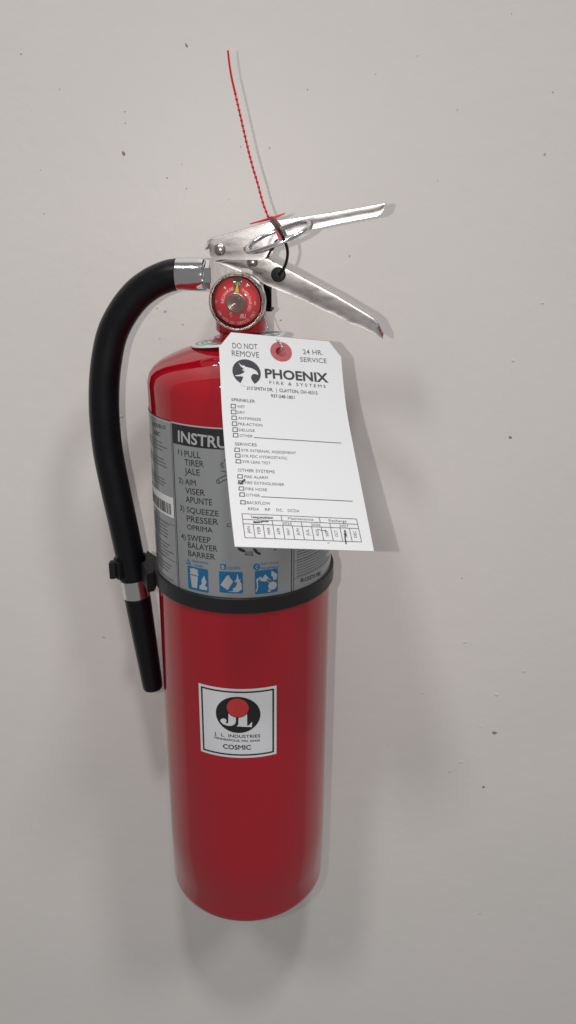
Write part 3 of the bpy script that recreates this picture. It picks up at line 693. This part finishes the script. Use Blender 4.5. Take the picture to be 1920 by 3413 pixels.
# ================================================================== wall bracket behind the valve
BR = thing('wall_bracket', 'black steel hook bracket on the wall behind the valve', 'bracket')
bx, bz = lev(893, 985, -0.035)
pc = V(bx - 0.012, 0, 0); pc.y = WALL_Y - 0.0016
zb0 = lev(893, 1030, -0.035)[1]; zb1 = lev(893, 925, -0.035)[1]
box('back_plate', (pc.x - 0.002, WALL_Y - 0.0013, (zb0 + zb1) / 2 - 0.01), (1, 0, 0), (0, 1, 0), (0, 0, 1), 0.012, 0.0013, (zb1 - zb0) / 2 + 0.012, 'plastic', BR, 0.0004)
s_a = lev(876, 985, -0.030)[0]; s_b = lev(905, 985, -0.030)[0]
o_ = V((s_a + s_b) / 2 - 0.004, -0.030, (zb0 + zb1) / 2)
box('hook_plate', o_, LD, ND, ZD, (s_b - s_a) / 2 + 0.004, 0.0012, (zb1 - zb0) / 2, 'plastic', BR, 0.0004)
box('hook_lip', V((s_a + s_b) / 2 - 0.002, -0.027, zb0 + 0.0008), LD, ND, ZD, (s_b - s_a) / 2 + 0.0035, 0.006, 0.0010, 'plastic', BR, 0.0004)
yb = (WALL_Y - 0.0013 + o_.y) / 2
box('hook_arm', (pc.x - 0.002, yb, zb1 - 0.004), (1, 0, 0), (0, 1, 0), (0, 0, 1), 0.009, abs(WALL_Y - 0.0013 - o_.y) / 2, 0.0015, 'plastic', BR, 0.0004)
box('valve_hook', V(0.004, -0.020, zb1 - 0.004), LD, ND, ZD, 0.007, 0.012, 0.0014, 'plastic', BR, 0.0004)

# ================================================================== inspection tag
TAG = thing('inspection_tag', 'white card inspection tag printed with a checklist, hanging from the valve by wire', 'tag')
ROWS = [[(-0.0131, -0.0522, 0.4629), (0.0641, -0.0368, 0.4537)], [(-0.0119, -0.069, 0.4444), (0.0649, -0.0522, 0.4341)], [(-0.0107, -0.0859, 0.4261), (0.0662, -0.0694, 0.4161)], [(-0.009, -0.1042, 0.4093), (0.0683, -0.0888, 0.4005)], [(-0.0069, -0.1235, 0.3937), (0.0705, -0.1086, 0.3855)], [(-0.0046, -0.1437, 0.3793), (0.0727, -0.1284, 0.3705)], [(-0.002, -0.1645, 0.3658), (0.0749, -0.1481, 0.3553)]]
TW, TL = 0.0793, 0.1496
EL = [Vector(r[0]) for r in ROWS]; ER = [Vector(r[1]) for r in ROWS]
def cr(E, t):
    n = len(E) - 1; t = t * n; i = max(0, min(n - 1, int(math.floor(t)))); f = t - i
    g = lambda k: E[k] if 0 <= k <= n else (E[0] * 2 - E[1] if k < 0 else E[n] * 2 - E[n - 1])
    a, b, c, d = g(i - 1), g(i), g(i + 1), g(i + 2)
    return 0.5 * ((2 * b) + (c - a) * f + (2 * a - 5 * b + 4 * c - d) * f * f + (3 * b - a - 3 * c + d) * f ** 3)
def tag0(u, y):
    t = 1 - y / TL; a, b = cr(EL, t), cr(ER, t); return a + (b - a) * (u / TW)
def tagmap(u, y, lift=0.0):
    p_ = tag0(u, y); e = 1e-4
    n = (tag0(u + e, y) - tag0(u - e, y)).cross(tag0(u, y + e) - tag0(u, y - e)).normalized()
    if n.dot(CAM - p_) < 0: n = -n
    return p_ + n * lift
def proj(p_):
    d = p_ - CAM; z = d.dot(FWD); return PW / 2 + FPX * d.dot(RIGHT) / z, PH / 2 - FPX * d.dot(UP) / z
def untag(px, py):
    u, y = TW * (px - 740) / 440, TL * (1 - (py - 1110) / 720)
    for _ in range(12):
        a = proj(tag0(u, y)); b = proj(tag0(u + 1e-5, y)); c = proj(tag0(u, y + 1e-5))
        j11, j21, j12, j22 = (b[0] - a[0]) / 1e-5, (b[1] - a[1]) / 1e-5, (c[0] - a[0]) / 1e-5, (c[1] - a[1]) / 1e-5
        dt = j11 * j22 - j12 * j21; ex_, ey_ = px - a[0], py - a[1]
        u += (ex_ * j22 - ey_ * j12) / dt; y += (ey_ * j11 - ex_ * j21) / dt
    return u, y
def tz(x, y): return untag(680 + x / 2.415, 1080 + y / 2.415)
hole = untag(937, 1172.5); hr = (untag(955, 1172.5)[0] - untag(919, 1172.5)[0]) / 2; pr = hr * 2.0
cL0 = untag(770, 1108)[0]; cL1 = untag(732, 1157)[1]; cR0 = untag(1096, 1137)[0]; cR1 = untag(1136.3, 1190)[1]
outline = [(0, 0), (TW, 0), (TW, cR1), (cR0, TL), (cL0, TL), (0, cL1)]
bm = bmesh.new()
ov = [bm.verts.new((x, y, 0)) for x, y in outline]; hv = [bm.verts.new((hole[0] + hr * math.cos(2 * math.pi * k / 28), hole[1] + hr * math.sin(2 * math.pi * k / 28), 0)) for k in range(28)]
es = [bm.edges.new((l[i], l[(i + 1) % len(l)])) for l in (ov, hv) for i in range(len(l))]
bmesh.ops.triangle_fill(bm, edges=es, use_beauty=True)
for axis, step_, hi in ((1, TL / 30, TL), (0, TW / 8, TW)):
    x = step_
    while x < hi - 1e-6:
        co = [0, 0, 0]; co[axis] = x; no = [0, 0, 0]; no[axis] = 1
        bmesh.ops.bisect_plane(bm, geom=bm.verts[:] + bm.edges[:] + bm.faces[:], plane_co=co, plane_no=no, dist=1e-7); x += step_
for f in bm.faces:
    if f.normal.z < 0: f.normal_flip()
for v in bm.verts: v.co = tagmap(v.co.x, v.co.y, 0.0)
me = bpy.data.meshes.new('card'); bm.to_mesh(me); bm.free()
card = link('card', me, 'paper', TAG)
md = card.modifiers.new('thickness', 'SOLIDIFY'); md.thickness = 0.00035; md.offset = -1.0
P = Print(); P.ring(hole, hr, pr, 36); P.build('eyelet_patch', tagmap, 0.00012, 'patch', TAG, (None, 0.004))
ST = (None, 0.006)
def tl(P, s, xl, bl, xr, br, cap, bold=0.0):
    a, b, c = tz(xl, bl), tz(xr, br), tz(xl, bl - cap); P.text(s, a, b, math.hypot(c[0] - a[0], c[1] - a[1]), bold)
P = Print()
for g_ in ((('DO NOT', 230, 195, 432, 206, 43), ('REMOVE', 225, 256, 445, 272, 44)), (('24 HR.', 797, 242, 958, 250, 37), ('SERVICE', 775, 303, 990, 316, 36))):
    P = Print()
    for a in g_: tl(P, *a, 0.002)
    P.build('heading_lettering', tagmap, 0.00014, 'ink', TAG, ST)
P = Print(); tl(P, 'PHOENIX', 493, 433, 1003, 470, 70, 0.030); tl(P, 'F I R E   &   S Y S T E M S', 527, 483, 980, 515, 24, 0.006)
tl(P, '313 SMITH DR.  |  CLAYTON, OH 45315', 345, 528, 915, 569, 26, 0.012); tl(P, '937-248-1851', 540, 591, 730, 604, 25, 0.012)
P.build('company_lettering', tagmap, 0.00014, 'ink_dark', TAG, ST)
P = Print()
lc = tz(343, 388); P.disc(lc, math.hypot(tz(457, 393)[0] - tz(229, 383)[0], 0) / 2, abs(tz(340, 286)[1] - tz(346, 492)[1]) / 2, 48)
em = P.build('logo_disc', tagmap, 0.00014, 'ink_dark', TAG, ST)
P = Print()
P.poly([tz(*p_) for p_ in ((277, 310), (296, 330), (318, 341), (315, 328), (332, 345), (352, 350), (385, 358), (420, 378), (432, 395), (438, 410), (405, 402), (388, 408), (378, 425), (380, 446), (408, 488), (404, 505), (350, 506), (296, 495), (294, 478), (312, 440), (316, 424), (292, 424), (305, 415), (285, 422), (255, 420), (246, 416), (290, 408), (316, 396), (328, 384), (312, 376), (306, 364), (328, 370), (312, 356), (293, 340))])
P.build('logo_bird', tagmap, 0.00022, 'paper', TAG, ST)
P = Print()
for a in (('SPRINKLER', 220, 620, 412, 634, 23, 0.012), ('WET', 267, 675, 330, 679, 21), ('DRY', 268, 721, 330, 725, 21), ('ANTIFREEZE', 275, 768, 460, 780, 21), ('PRE-ACTION', 276, 815, 470, 826, 21), ('DELUGE', 281, 863, 410, 869, 21), ('OTHER', 287, 909, 393, 914, 21),
          ('SERVICES', 249, 977, 425, 985, 23, 0.006), ('5YR INTERNAL ASSESSMENT', 300, 1026, 742, 1050, 21), ('5YR FDC HYDROSTATIC', 303, 1072, 672, 1092, 21), ('3YR LEAK TEST', 310, 1118, 538, 1131, 21),
          ('OTHER SYSTEMS', 273, 1188, 570, 1203, 24, 0.006), ('FIRE ALARM', 325, 1240, 515, 1249, 22), ('FIRE EXTINGUISHER', 328, 1287, 648, 1304, 22), ('FIRE HOSE', 335, 1338, 508, 1346, 22), ('OTHER', 340, 1388, 452, 1392, 22),
          ('BACKFLOW', 346, 1449, 535, 1457, 23), ('RPDA', 356, 1499, 445, 1503, 22), ('RP', 492, 1504, 535, 1506, 22), ('DC', 584, 1508, 633, 1511, 22), ('DCDA', 675, 1512, 770, 1517, 22)):
    tl(P, *a[:6], a[6] if len(a) > 6 else 0.003)
for x0, x1, y0, y1 in ((217, 252, 645, 677), (219, 256, 692, 724), (223, 260, 740, 771), (227, 263, 787, 819), (231, 268, 834, 866), (235, 272, 880, 911), (247, 284, 998, 1028), (252, 289, 1045, 1074), (257, 295, 1091, 1120), (271, 308, 1212, 1242), (276, 312, 1261, 1290), (281, 319, 1310, 1339), (287, 325, 1358, 1388), (294, 331, 1421, 1450)):
    P.frame([tz(x0 + 2, y0), tz(x1, y0 + 2), tz(x1 + 2, y1), tz(x0, y1 - 2)], 0.00055)
P.line([tz(403, 914), tz(1103, 959)], 0.0005); P.line([tz(462, 1391), tz(1195, 1427)], 0.0005)
P.build('checklist_lettering', tagmap, 0.00014, 'ink', TAG, ST)
# months table
tl0, tr0, bl0, br0 = tz(305, 1527), tz(1227, 1570), tz(330, 1720), tz(1268, 1755)
def tb_(fx, fy):
    t = (tl0[0] + (tr0[0] - tl0[0]) * fx, tl0[1] + (tr0[1] - tl0[1]) * fx); b = (bl0[0] + (br0[0] - bl0[0]) * fx, bl0[1] + (br0[1] - bl0[1]) * fx)
    return (t[0] + (b[0] - t[0]) * fy, t[1] + (b[1] - t[1]) * fy)
F1, F2 = 0.235, 0.425
P = Print(); lw = 0.00042
P.frame([tb_(0, 0), tb_(1, 0), tb_(1, 1), tb_(0, 1)], lw); P.line([tb_(0, F1), tb_(1, F1)], lw); P.line([tb_(0, F2), tb_(1, F2)], lw)
for f in (1 / 3, 2 / 3): P.line([tb_(f, 0), tb_(f, F1)], lw)
for f in (0.25, 0.5, 0.75): P.line([tb_(f, F1), tb_(f, F2)], lw)
for k in range(1, 12): P.line([tb_(k / 12, F2), tb_(k / 12, 1)], lw)
for s_, f0, f1, fy, cap in (('Inspection', 0.075, 0.26, 0.165, 0.11), ('Maintenance', 0.39, 0.61, 0.165, 0.11), ('Recharge', 0.745, 0.905, 0.175, 0.11), ('2024', 0.085, 0.165, 0.375, 0.10), ('2025', 0.33, 0.415, 0.385, 0.10), ('2026', 0.58, 0.665, 0.385, 0.10), ('2027', 0.83, 0.912, 0.385, 0.10)):
    a, b, c = tb_(f0, fy), tb_(f1, fy), tb_(f0, fy - cap); P.text(s_, a, b, math.hypot(c[0] - a[0], c[1] - a[1]), 0.003)
for k, s_ in enumerate('JAN FEB MAR APR MAY JUN JUL AUG SEP OCT NOV DEC'.split()):
    f = (k + 0.63) / 12; a, b, c = tb_(f, 0.82), tb_(f, 0.53), tb_(f - 0.026, 0.82); P.text(s_, a, b, math.hypot(c[0] - a[0], c[1] - a[1]), 0.003)
P.build('month_table', tagmap, 0.00014, 'ink', TAG, ST)
P = Print()
for pts, w in (([(282, 1268), (290, 1284), (300, 1287), (318, 1268), (331, 1256), (326, 1251), (312, 1260), (298, 1276), (286, 1279)], 0.0005), ([(395, 1559), (440, 1563), (500, 1562), (548, 1564)], 0.00045), ([(398, 1594), (430, 1598), (470, 1590), (517, 1591)], 0.0006), ([(405, 1601), (440, 1597)], 0.0006),
               ([(1133, 1662), (1136, 1690), (1134, 1720), (1139, 1745), (1143, 1770)], 0.0007), ([(1130, 1692), (1141, 1700)], 0.0009), ([(912, 1654), (945, 1662), (978, 1664), (975, 1676)], 0.0003), ([(996, 1766), (1006, 1763)], 0.0003)):
    P = Print(); P.line([tz(*p_) for p_ in pts], w); P.build('pen_mark', tagmap, 0.00024, 'pen', TAG, ST)
# twisted wire that ties the tag on
WR = thing('tag_wire', 'thin twisted steel wire tying the white tag to the neck', 'wire')
hp = tagmap(hole[0] - 0.0004, hole[1] + hr * 0.35, -0.003)
base = [LV(846, 1012, -0.010), LV(868, 1024, 0.004), LV(878, 1042, 0.012), LV(889, 1082, 0.022), LV(899, 1105, 0.030), LV(921, 1130, 0.042), tagmap(hole[0] - 0.0012, hole[1] + hr * 1.9, 0.0014), tagmap(hole[0] + 0.0002, hole[1] + hr * 0.8, 0.0010), hp]
cen = catmull(base, 14)
def strand(ph, i0, i1):
    out = []
    for i in range(i0, i1):
        a = ph + i * 0.42; t = (cen[min(i + 1, len(cen) - 1)] - cen[max(i - 1, 0)]).normalized(); e = t.cross(Vector((0, 1, 0.3))).normalized(); g = t.cross(e)
        out.append(cen[i] + (e * math.cos(a) + g * math.sin(a)) * 0.00027)
    return out
tube('wire_strand', strand(0, 0, len(cen)), 0.00028, 'tag_wire', WR, n=7); tube('wire_strand', strand(math.pi, 0, len(cen)), 0.00028, 'tag_wire', WR, n=7)
